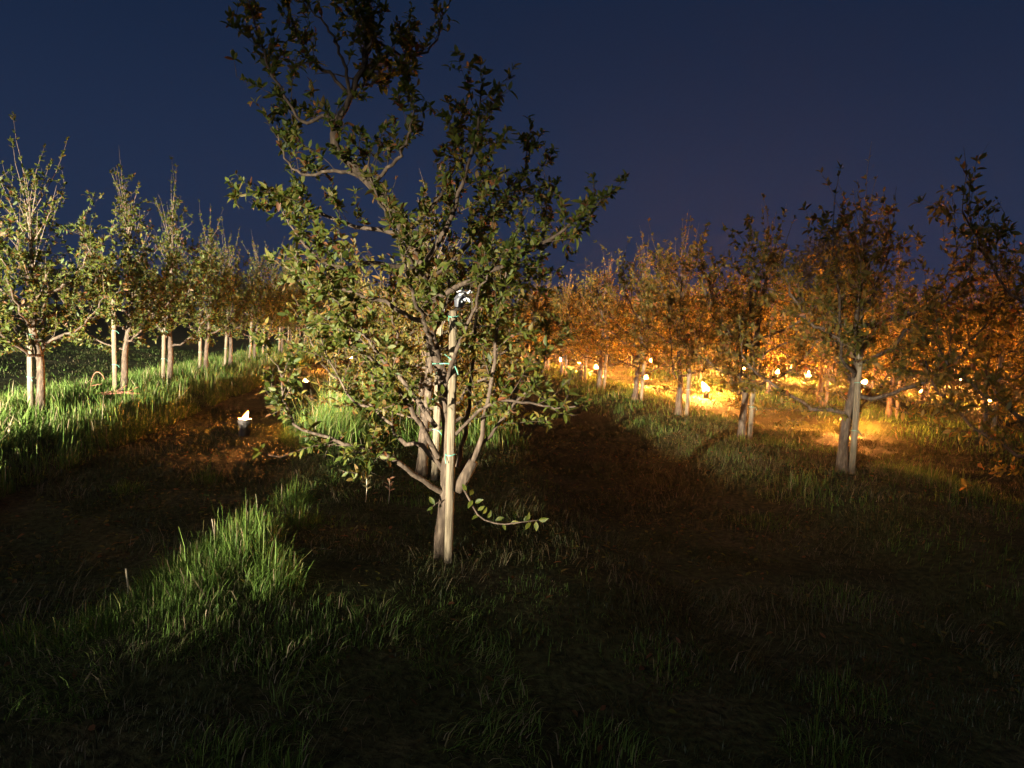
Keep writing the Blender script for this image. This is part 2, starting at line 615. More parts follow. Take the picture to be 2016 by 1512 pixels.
def tussock(x, y, r, h, n, w=0.0042, seed=0, tint0=0.44):
    n = int(n * 1.7)
    rr = r * np.sqrt(rng.random(n))
    a = rng.uniform(0, 2 * math.pi, n)
    P = np.stack([x + rr * np.cos(a), y + rr * np.sin(a) * 1.2, np.zeros(n)], -1)
    P[:, 2] = ground_z(P[:, 0], P[:, 1]) - 0.01
    hh = h * rng.uniform(0.45, 1.2, n) * (1.05 - 0.35 * rr / r)
    az = np.where(rng.random(n) < 0.5, a, rng.uniform(0, 6.28)) + rng.normal(0, 0.8, n)
    lean = np.clip(0.38 + 0.4 * rr / r + rng.normal(0, 0.28, n), 0.02, 1.15)
    hh = hh * np.exp(rng.normal(0, 0.25, n))
    t = np.clip(tint0 + rng.normal(0, 0.15, n) + (rng.random(n) < 0.12) * 0.45, 0, 1)
    lg.add(*blades(P, hh, w * rng.uniform(0.6, 1.4, n), lean, az, t, 3))


for (x, y, r, h, n) in ((-0.98, 4.80, 0.26, 0.21, 1000), (-1.22, 4.42, 0.26, 0.20, 1000), (-0.86, 4.42, 0.20, 0.22, 600), (-1.32, 4.02, 0.30, 0.15, 1000),
                        (-0.64, 4.02, 0.15, 0.24, 360), (-1.52, 3.85, 0.24, 0.13, 550), (-0.70, 5.25, 0.16, 0.19, 300), (-0.86, 6.05, 0.17, 0.22, 450), (-1.05, 4.15, 0.22, 0.17, 600),
                        (-1.02, 5.20, 0.18, 0.21, 350), (-0.72, 3.62, 0.26, 0.09, 500), (-0.38, 3.65, 0.22, 0.10, 350), (-1.75, 3.75, 0.14, 0.20, 120), (-1.05, 3.70, 0.26, 0.12, 600),
                        (-1.15, 10.2, 0.45, 0.42, 1200), (-0.7, 10.9, 0.5, 0.45, 1200), (-1.9, 7.6, 0.14, 0.22, 150), (-2.5, 7.2, 0.16, 0.16, 150),
                        (0.25, 3.9, 0.30, 0.06, 400), (0.75, 4.1, 0.25, 0.06, 250), (2.1, 3.1, 0.22, 0.12, 260), (0.85, 2.7, 0.2, 0.12, 250), (1.75, 2.7, 0.16, 0.14, 220),
                        (-0.6, 2.75, 0.2, 0.12, 220), (4.1, 7.2, 0.4, 0.18, 400), (6.1, 7.9, 0.5, 0.22, 600), (5.9, 7.0, 0.4, 0.18, 400), (-0.35, 2.6, 0.12, 0.16, 120), (2.9, 4.4, 0.3, 0.1, 300),
                        (3.3, 6.3, 0.3, 0.12, 300), (1.3, 3.4, 0.2, 0.1, 200)):
    tussock(x, y, r, h, n)
# matted pale wisps lying in front of the tussocks
P = np.column_stack([rng.uniform(-1.7, 0.6, 5200), rng.uniform(2.5, 3.9, 5200), np.zeros(5200)])
c = vnoise(P[:, 0], P[:, 1], 3.2, 91)
P = P[c > 0.48]
m = len(P)
P[:, 2] = ground_z(P[:, 0], P[:, 1]) + rng.uniform(0.0, 0.05, m)
az = vnoise(P[:, 0], P[:, 1], 2.5, 92) * 14 + rng.normal(0, 0.6, m)
lg.add(*blades(P, rng.uniform(0.05, 0.16, m), rng.uniform(0.003, 0.006, m), np.clip(rng.normal(0.85, 0.15, m), 0, 1.1), az, np.clip(rng.normal(0.6, 0.25, m), 0, 1), 3))
lg.build('long_grass', M_GRASS, 'long green grass growing along the raised tree strips')


# ------------------------------------------------------------------ tree growth
def leaves_mesh(name, B, D, N, l, w, tint, mat):
    n = len(B)
    D = D / (np.linalg.norm(D, axis=1)[:, None] + 1e-9)
    S = np.cross(D, N)
    S /= np.linalg.norm(S, axis=1)[:, None] + 1e-9
    N2 = np.cross(S, D)
    l, w = l[:, None], w[:, None]
    fold = rng.uniform(0.05, 0.35, (n, 1))
    droop = rng.uniform(-0.05, 0.35, (n, 1))
    p0 = B
    L1 = B + D * l * 0.30 + S * w * 0.44 + N2 * w * fold * 0.5
    R1 = B + D * l * 0.30 - S * w * 0.44 + N2 * w * fold * 0.5
    L2 = B + D * l * 0.68 + S * w * 0.42 + N2 * (w * fold * 0.5 - droop * l * 0.4)
    R2 = B + D * l * 0.68 - S * w * 0.42 + N2 * (w * fold * 0.5 - droop * l * 0.4)
    Mm = B + D * l * 0.52 - N2 * droop * l * 0.2
    T = B + D * l - N2 * droop * l
    V = np.stack([p0, L1, R1, L2, R2, Mm, T], 1).reshape(-1, 3)
    f = np.array([[0, 5, 1], [0, 2, 5], [1, 5, 3], [5, 2, 4], [3, 5, 6], [5, 4, 6]])
    F = (np.arange(n)[:, None, None] * 7 + f[None]).reshape(-1, 3)
    return np_mesh(name, V, F, mat, np.repeat(tint, 7))


class Tree:
    """collects limbs (each with its twigs) and leaves in the tree's own coordinates"""

    def __init__(self, r, leaf_len=0.07, spacing=0.03):
        self.r = r
        self.limbs = []
        self.trunk = Tubes()
        self.B, self.D, self.N, self.Ls, self.Ts = [], [], [], [], []
        self.leaf_len, self.spacing = leaf_len, spacing

    def leaf_line(self, pts, start=0.1, dens=1.0, size=1.0, tint=0.0, tipward=0.55):
        r = self.r
        seg = np.linalg.norm(np.diff(pts, axis=0), axis=1)
        L = seg.sum()
        n = max(2, int(L / self.spacing * dens))
        cum = np.concatenate([[0], np.cumsum(seg)]) / L
        nodes = np.sort(r.uniform(start, 1.0, n // 4 + 1))
        s = np.clip(nodes[r.integers(0, len(nodes), n)] + r.normal(0, 0.012, n), 0, 1)
        P = np.stack([np.interp(s, cum, pts[:, k]) for k in range(3)], -1)
        tt = pts[-1] - pts[0]
        tt = tt / (np.linalg.norm(tt) + 1e-9)
        rnd = r.normal(0, 1, (n, 3))
        D = rnd / np.linalg.norm(rnd, axis=1)[:, None] + tt * tipward + np.array([0, 0, 0.18])
        N = r.normal(0, 0.6, (n, 3)) + np.array([0, 0, 1.0])
        self.B.append(P)
        self.D.append(D)
        self.N.append(N)
        self.Ls.append(self.leaf_len * size * np.clip(r.normal(0.85, 0.25, n), 0.3, 1.5))
        self.Ts.append(np.clip(r.normal(0.42 + tint, 0.24, n) + (r.random(n) < 0.09) * 0.42, 0, 1))

    def twig(self, tb, p, d, length, rad, bend=0.35, up=0.25, sides=4, n=5):
        r = self.r
        pts = [p]
        d = d / np.linalg.norm(d)
        for i in range(n):
            d = d + r.normal(0, bend / n * 1.6, 3) + np.array([0, 0, up / n])
            d /= np.linalg.norm(d)
            pts.append(pts[-1] + d * length / n)
        pts = np.array(pts)
        tb.add(pts, np.linspace(rad, rad * 0.35, len(pts)), sides)
        return pts

    def dress(self, tb, pts, rad, start=0.2, sec_len=(0.25, 0.55), gap=0.085, out=None, up=0.35, dens=1.0, ter=3, tint=0.0, center=None):
        """secondary twigs with leaves along a limb"""
        r = self.r
        seg = np.linalg.norm(np.diff(pts, axis=0), axis=1)
        L = seg.sum()
        cum = np.concatenate([[0], np.cumsum(seg)]) / L
        n = max(2, int(L * (1 - start) / gap))
        for s in np.linspace(start, 1.0, n) + r.normal(0, 0.02, n):
            s = min(max(s, 0), 1)
            p = np.array([np.interp(s, cum, pts[:, k]) for k in range(3)])
            t = np.array([np.interp(min(1, s + 0.06), cum, pts[:, k]) - np.interp(max(0, s - 0.06), cum, pts[:, k]) for k in range(3)])
            t /= np.linalg.norm(t) + 1e-9
            side = r.normal(0, 1, 3)
            side -= t * side.dot(t)
            side /= np.linalg.norm(side) + 1e-9
            d = t * 0.55 + side * 0.9 + np.array([0, 0, up])
            if center is not None:
                o = p - center
                o[2] *= 0.3
                d = d + 0.35 * o / (np.linalg.norm(o) + 1e-6)
            ln = r.uniform(*sec_len) * (1.1 - 0.35 * s)
            tp = self.twig(tb, p, d, ln, max(0.0022, rad * 0.14), up=up)
            self.leaf_line(tp, 0.12, dens, tint=tint)
            for _ in range(ter):
                q = tp[r.integers(1, len(tp))]
                d2 = (tp[-1] - tp[0]) / ln + r.normal(0, 0.75, 3) + np.array([0, 0, 0.2])
                tq = self.twig(tb, q, d2, ln * r.uniform(0.3, 0.6), 0.0024, sides=3, n=3)
                self.leaf_line(tq, 0.05, dens, tint=tint)
        self.leaf_line(pts[int(len(pts) * 0.5):], 0.2, dens * 0.7, tint=tint)

    def shoot(self, tb, p, length, lean=0.15, dens=0.8):
        r = self.r
        d = np.array([r.normal(0, lean), r.normal(0, lean), 1.0])
        tp = self.twig(tb, p, d, length, 0.005, bend=0.25, up=0.1, n=7)
        self.leaf_line(tp, 0.15, dens, size=0.85, tint=0.05, tipward=0.9)
        return tp

    def arrays(self):
        return (np.concatenate(self.B), np.concatenate(self.D), np.concatenate(self.N), np.concatenate(self.Ls), np.concatenate(self.Ts))


def orchard_variant(seed, height=3.1, spread=1.0, nlimb=7, shoots=7, fork=0.62, dens=1.0, ter=4, elev=(0.45, 0.9), topl=(0.25, 0.6), secl=(0.22, 0.5), mat=None, sp=0.015):
    r = np.random.default_rng(seed)
    T = Tree(r, leaf_len=0.066, spacing=sp / dens)
    # trunk and leader
    zs = np.array([-0.08, 0.0, 0.25, fork, fork + 0.5, fork + 1.0, fork + 1.45, height * 0.78])
    dx = np.cumsum(r.normal(0, 0.03, (len(zs), 2)), axis=0)
    dx[:4] *= 0.25
    lead = smooth_line(np.column_stack([dx, zs]), 26)
    zz = lead[:, 2] / (height * 0.78)
    rad = 0.046 * (1 - zz) ** 0.8 + 0.009 + 0.024 * np.exp(-np.maximum(lead[:, 2], 0) / 0.10)
    T.trunk.add(lead, rad, 9, lump=0.05)

    def at(z):
        return np.array([np.interp(z, lead[:, 2], lead[:, k]) for k in range(3)])
    a0 = r.uniform(0, 6.28)
    for i in range(nlimb):
        tb = Tubes()
        z0 = fork + 0.02 + (i / nlimb) ** 1.2 * 1.15 + r.uniform(-0.03, 0.06)
        az = a0 + i * 2.4 + r.normal(0, 0.3)
        ln = spread * r.uniform(0.85, 1.15) * (1.0 if i < nlimb * 0.6 else 0.75)
        o = np.array([math.cos(az), math.sin(az), 0])
        p0 = at(z0)
        el = r.uniform(*elev)
        pts = smooth_line([p0, p0 + o * 0.22 * ln + [0, 0, 0.10 * el], p0 + o * 0.52 * ln + [0, 0, 0.42 * el * ln],
                           p0 + o * 0.78 * ln + [0, 0, (0.95 * el) * ln], p0 + o * 0.92 * ln + [0, 0, (1.5 * el) * ln]], 14)
        pts[1:] += r.normal(0, 0.018, (13, 3))
        r0 = r.uniform(0.017, 0.026)
        tb.add(pts, np.linspace(r0, 0.007, len(pts)), 6, lump=0.06)
        T.dress(tb, pts, r0, 0.14, secl, 0.070 / dens, up=0.22, ter=ter, center=at(z0 + 0.2))
        for _ in range(2):
            T.shoot(tb, pts[r.integers(8, 14)], r.uniform(0.3, 0.7))
        T.limbs.append(tb)
    tb = Tubes()
    top = lead[lead[:, 2] > fork + 0.55]
    T.dress(tb, top, 0.03, 0.0, topl, 0.055 / dens, up=0.5, ter=3)
    mid = lead[(lead[:, 2] > fork + 0.05) & (lead[:, 2] < fork + 0.9)]
    T.dress(tb, mid, 0.02, 0.0, (0.2, 0.55), 0.10, up=0.0, ter=2)
    for _ in range(shoots):
        T.shoot(tb, top[r.integers(len(top) // 2, len(top))], r.uniform(0.45, 1.15) * height / 3.1, lean=0.2)
    T.limbs.append(tb)
    B, D, N, Ls, Ts = T.arrays()
    w = Ls * r.uniform(0.36, 0.5, len(Ls))
    return (T.trunk.mesh('trunk', M_BARK), [t.mesh('limb', M_TWIG if i == len(T.limbs) - 1 else M_BARK) for i, t in enumerate(T.limbs)],
            leaves_mesh('foliage', B, D, N, Ls, w, Ts, mat or M_LEAF))


def place_tree(variant, loc, rz, sc, label, group, name='orchard_tree'):
    tr, limbs, fol = variant
    e = empty(name, loc, rz)
    e.scale = (sc[0], sc[0], sc[1])
    tag(e, label, 'tree', group)
    link('trunk', tr, e)
    for lb in limbs:
        link('limb', lb, e)
    link('foliage', fol, e)['kind'] = 'stuff'
    return e


ORD = ['first', 'second', 'third', 'fourth', 'fifth', 'sixth', 'seventh', 'eighth', 'ninth', 'tenth', 'eleventh']
tall = [orchard_variant(100 + i, 3.7 + 0.2 * (i % 3), 0.98, 9, 12, fork=0.72, ter=4, topl=(0.35, 0.8), sp=0.0185) for i in range(4)]
broad = [orchard_variant(200 + i, 2.9 + 0.12 * (i % 2), 1.40, 9, 15, fork=0.52, ter=3, elev=(0.30, 0.72), topl=(0.3, 0.75), secl=(0.28, 0.62), mat=M_CANDLELIT_LEAF, sp=0.0205) for i in range(5)]

# fallen leaves
fr_ = np.random.default_rng(21)
P = scatter(9000, -3.8, 6.5, 1.5, 11)
k = fr_.random(len(P)) < np.clip((vnoise(P[:, 0], P[:, 1], 0.9, 71) - 0.25) * 1.4, 0.05, 1)
P = P[k]
P[:, 2] += 0.022 + 0.02 * fr_.random(len(P))
m_ = len(P)
a_ = fr_.uniform(0, 6.28, m_)
lf = link('fallen_leaves', leaves_mesh('fallen_leaves', P, np.column_stack([np.cos(a_), np.sin(a_), fr_.normal(0, 0.25, m_)]), np.column_stack([fr_.normal(0, 0.35, m_), fr_.normal(0, 0.35, m_), np.ones(m_)]),
                                       fr_.uniform(0.03, 0.065, m_), fr_.uniform(0.014, 0.03, m_), np.clip(fr_.normal(0.8, 0.2, m_), 0, 1), M_LEAF))
tag(lf, 'brown fallen leaves scattered over the dark mown grass', 'fallen leaves', kind='stuff')

# stakes ------------------------------------------------------------------
def stake_mesh(name, height, rad, seed):
    r = np.random.default_rng(seed)
    n = 12
    z = np.linspace(-0.12, height, n)
    pts = np.column_stack([np.cumsum(r.normal(0, 0.0015, n)), np.cumsum(r.normal(0, 0.0015, n)), z])
    tb = Tubes()
    rr = np.full(n, rad) * (1 + r.normal(0, 0.015, n))
    rr[-1] *= 0.86
    tb.add(pts, rr, 12, lump=0.012)
    return tb.mesh(name, M_STAKE)


STAKES = [stake_mesh('tree_stake', 1.62, 0.036, 300 + i) for i in range(3)]


def ring_mesh(rad, thick, tail=0.0):
    tb = Tubes()
    a = np.linspace(0, 2 * math.pi, 15)
    pts = np.column_stack([np.cos(a) * rad, np.sin(a) * rad, 0.004 * np.sin(a * 2)])
    tb.add(pts, thick, 5)
    if tail:
        tb.add(smooth_line([[0, -rad, 0], [0.03, -rad - 0.012, -0.02], [0.05, -rad - 0.01, -tail]], 6), thick, 5)
    return tb.mesh('tie', M_TIE)


TIE = ring_mesh(0.043, 0.004, 0.05)


def place_stake(loc, lean, label, group, i=0, tie_z=(1.05, 0.5)):
    o = link('tree_stake', STAKES[i % 3])
    o.location = loc
    o.rotation_euler = (lean[0], lean[1], i * 0.7)
    tag(o, label, 'stake', group)
    for z in tie_z:
        t = link('tie', TIE, o)
        t.location = (0, 0, z)
    return o


def gz(x, y):
    return float(ground_z(np.array([x]), np.array([y]))[0])


rr = np.random.default_rng(5)


def row(X, y0, n, dy, variants, rowname, group, stake_off, hs=1.0, first=0, far_from=9, words=None, jitter=0.06):
    for i in range(n):
        jt = jitter if i > 3 else 0.012
        y = y0 + i * dy + rr.normal(0, jt) - stake_off[1]
        x = X + rr.normal(0, jt) - stake_off[0]
        v = variants[(i * 3 + first) % len(variants)]
        k = i
        if k < far_from:
            lab = words[k] if words and k < len(words) else f'{ORD[k]} fruit tree along the {rowname}, counted away from the camera'
            sl = f'pale wooden stake beside the {ORD[k]} tree of the {rowname}'
        else:
            lab = f'small distant fruit tree towards the far end of the {rowname}'
            sl = f'small distant wooden stake towards the far end of the {rowname}'
        s = rr.uniform(0.93, 1.06) * (1.1 if X > 1 else 1.0)
        place_tree(v, (x, y, gz(x, y)), rr.uniform(0, 6.28), (s, s * hs * rr.uniform(0.95, 1.05)), lab, group)
        sx, sy = x + stake_off[0] + rr.normal(0, 0.02), y + stake_off[1]
        place_stake((sx, sy, gz(sx, sy)), (rr.normal(0, 0.012), rr.normal(0.0, 0.014)), sl, 'stakes of the ' + rowname, i)


row(L, 10.33, 11, 2.62, tall, 'lit left row', 'trees of the left row', (-0.115, -0.05), 1.0)
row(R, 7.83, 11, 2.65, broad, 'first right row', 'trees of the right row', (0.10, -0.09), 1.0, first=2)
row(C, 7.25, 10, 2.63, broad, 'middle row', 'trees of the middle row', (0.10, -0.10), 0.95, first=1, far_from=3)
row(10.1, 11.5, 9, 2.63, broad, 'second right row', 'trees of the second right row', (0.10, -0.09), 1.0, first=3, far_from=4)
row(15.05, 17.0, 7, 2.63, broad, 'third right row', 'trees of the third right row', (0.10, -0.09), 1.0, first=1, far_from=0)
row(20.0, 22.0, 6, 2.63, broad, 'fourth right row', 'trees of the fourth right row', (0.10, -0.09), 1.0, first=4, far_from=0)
# the tree whose crown is cut by the right edge
place_tree(broad[0], (5.35, 5.25, gz(5.35, 5.25)), 1.0, (0.98, 1.05), 'dark fruit tree cut off by the right edge of the picture', 'trees of the right row')


# ------------------------------------------------------------------ the near tree
def C0(px, py, dy):
    d = ray(px, py)
    t = (4.61 + dy) / d[1]
    return np.array([0, 0, CAM_H]) + d * t


r0 = np.random.default_rng(42)
T = Tree(r0, leaf_len=0.053, spacing=0.0088)
BASE = np.array([0.20, 4.66, 0.0])
BASE[2] = gz(BASE[0], BASE[1])


def line(pix, n=18):
    return smooth_line([C0(*p) for p in pix], n)


trunk = line([(864, 1122, 0.06), (868, 1050, 0.06), (876, 965, 0.06), (882, 870, 0.10), (872, 760, 0.12), (856, 690, 0.10), (843, 630, 0.06), (832, 545, 0.02),
              (800, 460, -0.04), (722, 352, -0.12), (668, 300, -0.16), (662, 245, -0.18), (690, 190, -0.16), (715, 120, -0.12), (724, 50, -0.10), (735, -60, -0.05), (740, -190, 0.0)], 60)
tz = np.linspace(0, 1, 60)
trad = np.interp(tz, [0, 0.03, 0.1, 0.3, 0.45, 0.6, 0.75, 0.9, 1], [0.048, 0.041, 0.036, 0.034, 0.031, 0.025, 0.018, 0.012, 0.005])
trunk[6:] += r0.normal(0, 0.007, (54, 3))
T.trunk.add(trunk, trad, 12, lump=0.07)
cen = C0(820, 560, 0.0)
LIMBS = [
    # lower left arm
    ([(868, 968, 0.04), (822, 942, -0.04), (790, 912, -0.10), (740, 890, -0.16), (690, 876, -0.22), (620, 852, -0.26), (575, 832, -0.28), (560, 770, -0.28), (548, 722, -0.30)], 0.024, 0.35, 1.0),
    ([(876, 930, 0.10), (835, 880, 0.20), (792, 870, 0.25), (768, 838, 0.28), (735, 806, 0.32), (690, 782, 0.36), (655, 720, 0.40), (625, 650, 0.42)], 0.022, 0.35, 1.0),
    ([(862, 900, 0.05), (825, 830, -0.10), (795, 785, -0.18), (765, 738, -0.25), (722, 700, -0.32), (690, 640, -0.38), (650, 580, -0.45)], 0.024, 0.35, 1.1),
    ([(858, 840, 0.15), (800, 760, 0.32), (740, 690, 0.45), (690, 610, 0.50), (650, 540, 0.55), (620, 480, 0.58)], 0.022, 0.35, 1.0),
    # right hand upright shoots from the cut stub
    ([(905, 945, 0.03), (932, 905, -0.02), (950, 850, -0.04), (966, 760, -0.06), (978, 660, -0.08), (992, 560, -0.10), (1004, 470, -0.12)], 0.026, 0.55, 0.9),
    ([(900, 920, 0.10), (918, 850, 0.14), (926, 760, 0.16), (934, 660, 0.18), (944, 560, 0.20), (950, 460, 0.22), (945, 330, 0.24)], 0.020, 0.4, 1.0),
    ([(905, 930, 0.20), (960, 860, 0.30), (1010, 800, 0.36), (1060, 740, 0.42), (1080, 660, 0.46)], 0.018, 0.4, 1.0),
    ([(892, 860, 0.02), (955, 800, -0.30), (1020, 790, -0.45), (1085, 800, -0.52), (1140, 800, -0.55)], 0.014, 0.3, 0.8),
    # middle crown
    ([(838, 600, 0.03), (900, 565, -0.05), (975, 530, -0.10), (1040, 495, -0.14), (1092, 465, -0.16), (1135, 432, -0.18), (1165, 420, -0.18), (1190, 380, -0.18)], 0.024, 0.30, 1.0),
    ([(834, 560, 0.03), (905, 500, 0.12), (960, 430, 0.20), (1010, 380, 0.24), (1045, 300, 0.26)], 0.022, 0.3, 1.0),
    ([(828, 530, 0.0), (880, 450, -0.15), (915, 350, -0.22), (938, 260, -0.26), (948, 165, -0.28)], 0.022, 0.3, 1.0),
    ([(842, 640, 0.1), (935, 590, 0.30), (1010, 560, 0.45), (1060, 520, 0.50), (1075, 400, 0.52)], 0.020, 0.3, 0.9),
    ([(800, 460, -0.04), (870, 380, 0.10), (900, 300, 0.16), (885, 230, 0.18)], 0.018, 0.2, 1.0),
    ([(800, 460, -0.04), (720, 450, 0.05), (640, 425, 0.10), (565, 395, 0.12), (508, 372, 0.12)], 0.020, 0.3, 1.0),
    ([(826, 530, 0.02), (740, 520, -0.15), (650, 520, -0.25), (590, 470, -0.30), (560, 420, -0.32)], 0.020, 0.3, 1.0),
    ([(845, 640, 0.08), (760, 600, 0.10), (680, 570, 0.05), (610, 540, 0.0), (575, 505, 0.0)], 0.020, 0.3, 1.0),
    # upper crown
    ([(722, 352, -0.12), (660, 335, -0.10), (600, 345, -0.05), (560, 310, 0.0), (545, 250, 0.0)], 0.016, 0.25, 0.9),
    ([(664, 250, -0.18), (645, 232, -0.16), (600, 240, -0.12), (566, 205, -0.10), (530, 130, -0.08), (505, 60, -0.05), (488, -20, -0.05)], 0.016, 0.2, 0.95),
    ([(690, 190, -0.16), (655, 150, -0.15), (615, 120, -0.12), (585, 60, -0.10), (560, -10, -0.08)], 0.015, 0.25, 0.8),
    ([(690, 190, -0.16), (672, 110, -0.20), (640, 50, -0.25), (600, 0, -0.28)], 0.014, 0.25, 0.6),
    ([(700, 170, -0.14), (755, 160, -0.02), (790, 130, 0.05), (800, 90, 0.08)], 0.014, 0.15, 1.0),
    ([(715, 120, -0.12), (730, 70, -0.2), (700, 20, -0.25), (690, -60, -0.28)], 0.013, 0.1, 1.1),
    ([(722, 70, -0.1), (800, 110, 0.1), (850, 90, 0.14), (868, 40, 0.16), (890, 0, 0.16)], 0.012, 0.2, 0.55),
    ([(735, 360, -0.1), (790, 300, -0.25), (810, 240, -0.30), (812, 190, -0.32)], 0.015, 0.2, 1.0),
    # arms towards and away from the camera
    ([(856, 690, 0.10), (840, 640, -0.25), (815, 580, -0.50), (790, 500, -0.65), (770, 430, -0.72)], 0.020, 0.35, 0.8),
    ([(850, 660, 0.10), (880, 590, 0.45), (880, 520, 0.70), (860, 440, 0.85)], 0.020, 0.3, 0.9),
    ([(870, 780, 0.10), (900, 690, -0.22), (930, 620, -0.48), (950, 560, -0.62), (985, 500, -0.70)], 0.018, 0.4, 0.7),
    ([(830, 545, 0.0), (780, 460, -0.40), (740, 380, -0.55), (720, 300, -0.6)], 0.016, 0.35, 0.7),
]
for pix, rad, start, dens in LIMBS:
    tb = Tubes()
    pts = line(pix, 20)
    pts[2:] += r0.normal(0, 0.006, (18, 3))
    tb.add(pts, np.linspace(rad * 0.8, 0.004, 20), 7, lump=0.05)
    low = pix[-1][1] > 640
    if low or pix[0][1] > 620:
        start, dens = start * 0.8, dens * 1.05
    T.dress(tb, pts, rad, start, (0.14, 0.36), 0.060 / dens, up=0.35, dens=dens, ter=3, center=cen)
    T.limbs.append(tb)
# the sawn stub
tb = Tubes()
sp = np.array([C0(900, 965, 0.02), C0(912, 945, 0.0), C0(932, 908, -0.02)])
tb.add(sp, [0.034, 0.036, 0.033], 9, lump=0.04)
T.limbs.append(tb)
# leaders above the frame
tb = Tubes()
for k in range(46, 60, 2):
    T.twig(tb, trunk[k], r0.normal(0, 0.5, 3) + [0, 0, 0.8], 0.4, 0.006)
T.dress(tb, trunk[40:], 0.02, 0.1, (0.2, 0.45), 0.08, up=0.5)
T.dress(tb, trunk[22:42], 0.02, 0.0, (0.12, 0.3), 0.07, up=0.4, ter=2)
T.limbs.append(tb)
# low twig with big leaves on the right
tb = Tubes()
tw = line([(905, 948, 0.0), (925, 985, -0.10), (945, 1018, -0.14), (985, 1032, -0.18), (1025, 1028, -0.20), (1060, 1024, -0.22)], 12)
tb.add(tw, np.linspace(0.007, 0.0035, 12), 5)
T.limbs.append(tb)
tb2 = Tubes()
tw2 = line([(872, 985, 0.0), (858, 992, -0.03), (850, 1000, -0.05)], 6)
tb2.add(tw2, np.linspace(0.005, 0.003, 6), 5)
T.limbs.append(tb2)

near = empty('orchard_tree', BASE)
tag(near, 'large leafy fruit tree in front, its trunk bound to a pale stake', 'tree', None)


def child_at(name, mesh, parent):
    o = link(name, mesh, parent)
    o.matrix_parent_inverse = Matrix.Translation(-Vector(BASE))
    return o


child_at('trunk', T.trunk.mesh('trunk', M_BARK), near)
for tbx in T.limbs:
    child_at('limb', tbx.mesh('limb', M_BARK), near)
B, D, N, Ls, Ts = T.arrays()
# leaves nearest to the camera become parts of their own
dist = np.linalg.norm(B - np.array([0, 0, CAM_H]), axis=1)
px, py, dd = project(B)
front = B[:, 1] < 4.68
clear = front & (((px > 868) & (px < 945) & (py > 555) & (py < 640)) | ((px > 872) & (px < 908) & (py > 600) & (py < 960) & (r0.random(len(B)) < 0.85))
                 | ((px > 830) & (px < 880) & (py > 640) & (py < 840) & (r0.random(len(B)) < 0.55)))
for (fx, fy) in ((603, 745), (662, 713), (692, 703), (729, 682)):
    clear |= np.hypot(px - fx, (py - fy) * 0.8) < 15
clear |= (py > 700) & (r0.random(len(B)) < 0.30)
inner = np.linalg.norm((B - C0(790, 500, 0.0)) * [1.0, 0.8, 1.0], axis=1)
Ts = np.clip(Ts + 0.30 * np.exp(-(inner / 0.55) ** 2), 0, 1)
B, D, N, Ls, Ts, dist, px, py = (a_[~clear] for a_ in (B, D, N, Ls, Ts, dist, px, py))
ok = (px > 0) & (px < W) & (py > 0) & (py < H)
score = Ls / dist * ok
pick = np.argsort(-score)[:262]
rest = np.ones(len(B), bool)
rest[pick] = False
w = Ls * r0.uniform(0.34, 0.48, len(Ls))
fo = child_at('foliage', leaves_mesh('foliage', B[rest], D[rest], N[rest], Ls[rest], w[rest], Ts[rest], M_LEAF), near)
fo['kind'] = 'stuff'


def one_leaf(seed):
    r = np.random.default_rng(seed)
    xs = np.array([0.0, 0.08, 0.25, 0.45, 0.65, 0.84, 1.0])
    ws = np.array([0.015, 0.06, 0.21, 0.27, 0.23, 0.11, 0.004])
    dr = r.uniform(0.05, 0.3)
    fold = r.uniform(0.08, 0.3)
    V, F = [], []
    for x, wv in zip(xs, ws):
        z = -dr * x * x
        V += [(x, wv, z + fold * wv * 2), (x, 0, z), (x, -wv, z + fold * wv * 2)]
    for i in range(len(xs) - 1):
        a = i * 3
        F += [(a, a + 1, a + 4, a + 3), (a + 1, a + 2, a + 5, a + 4)]
    t = np.full(len(V), np.clip(r.normal(0.42, 0.2), 0, 1))
    return np_mesh('leaf', V, np.array(F), M_LEAF, t, smooth=True)


LEAFS = [one_leaf(600 + i) for i in range(9)]


def add_leaf(p, d, nrm, ln, wid, i):
    d = Vector(d).normalized()
    s = Vector(nrm).cross(d).normalized()
    u = d.cross(s)
    mm = Matrix((d * ln, s * wid, u * ln)).transposed().to_4x4()
    mm.translation = Vector(p) - Vector(BASE)
    o = link('leaf', LEAFS[i % 9], near)
    o.matrix_local = mm
    return o


for n_, i in enumerate(pick):
    add_leaf(B[i], D[i], N[i], Ls[i], Ls[i] * 0.78, n_)
k = 0
for (pxl, pyl, dyl, dxs, dzs) in ((918, 968, -0.05, -0.3, 0.6), (925, 975, -0.08, 0.5, 0.6), (935, 990, -0.1, 0.8, 0.5), (930, 985, -0.1, -0.4, -0.5), (940, 1005, -0.12, 0.8, 0.5),
                                  (945, 1015, -0.13, -0.9, -0.25), (950, 1012, -0.14, 0.5, 0.7), (960, 1020, -0.14, 0.3, 0.8), (975, 1025, -0.16, 0.8, 0.4), (990, 1030, -0.18, 0.2, -0.5),
                                  (1005, 1030, -0.18, 0.8, 0.3), (1030, 1028, -0.2, 0.7, 0.7), (1045, 1028, -0.2, -0.5, -0.5), (1055, 1026, -0.21, 0.1, -0.95), (1060, 1024, -0.22, 0.9, 0.3),
                                  (1035, 1026, -0.2, 0.3, 0.9), (852, 998, -0.05, -0.6, -0.3), (856, 994, -0.04, -0.5, 0.6), (850, 1000, -0.05, 0.1, -0.8)):
    d = np.array([dxs, r0.normal(-0.25, 0.3), dzs])
    ll = r0.uniform(0.042, 0.072)
    add_leaf(C0(pxl, pyl, dyl), d, np.array([r0.normal(0, 0.5), -0.8, 0.7 + r0.normal(0, 0.4)]), ll, ll * 0.85, k)
    k += 1

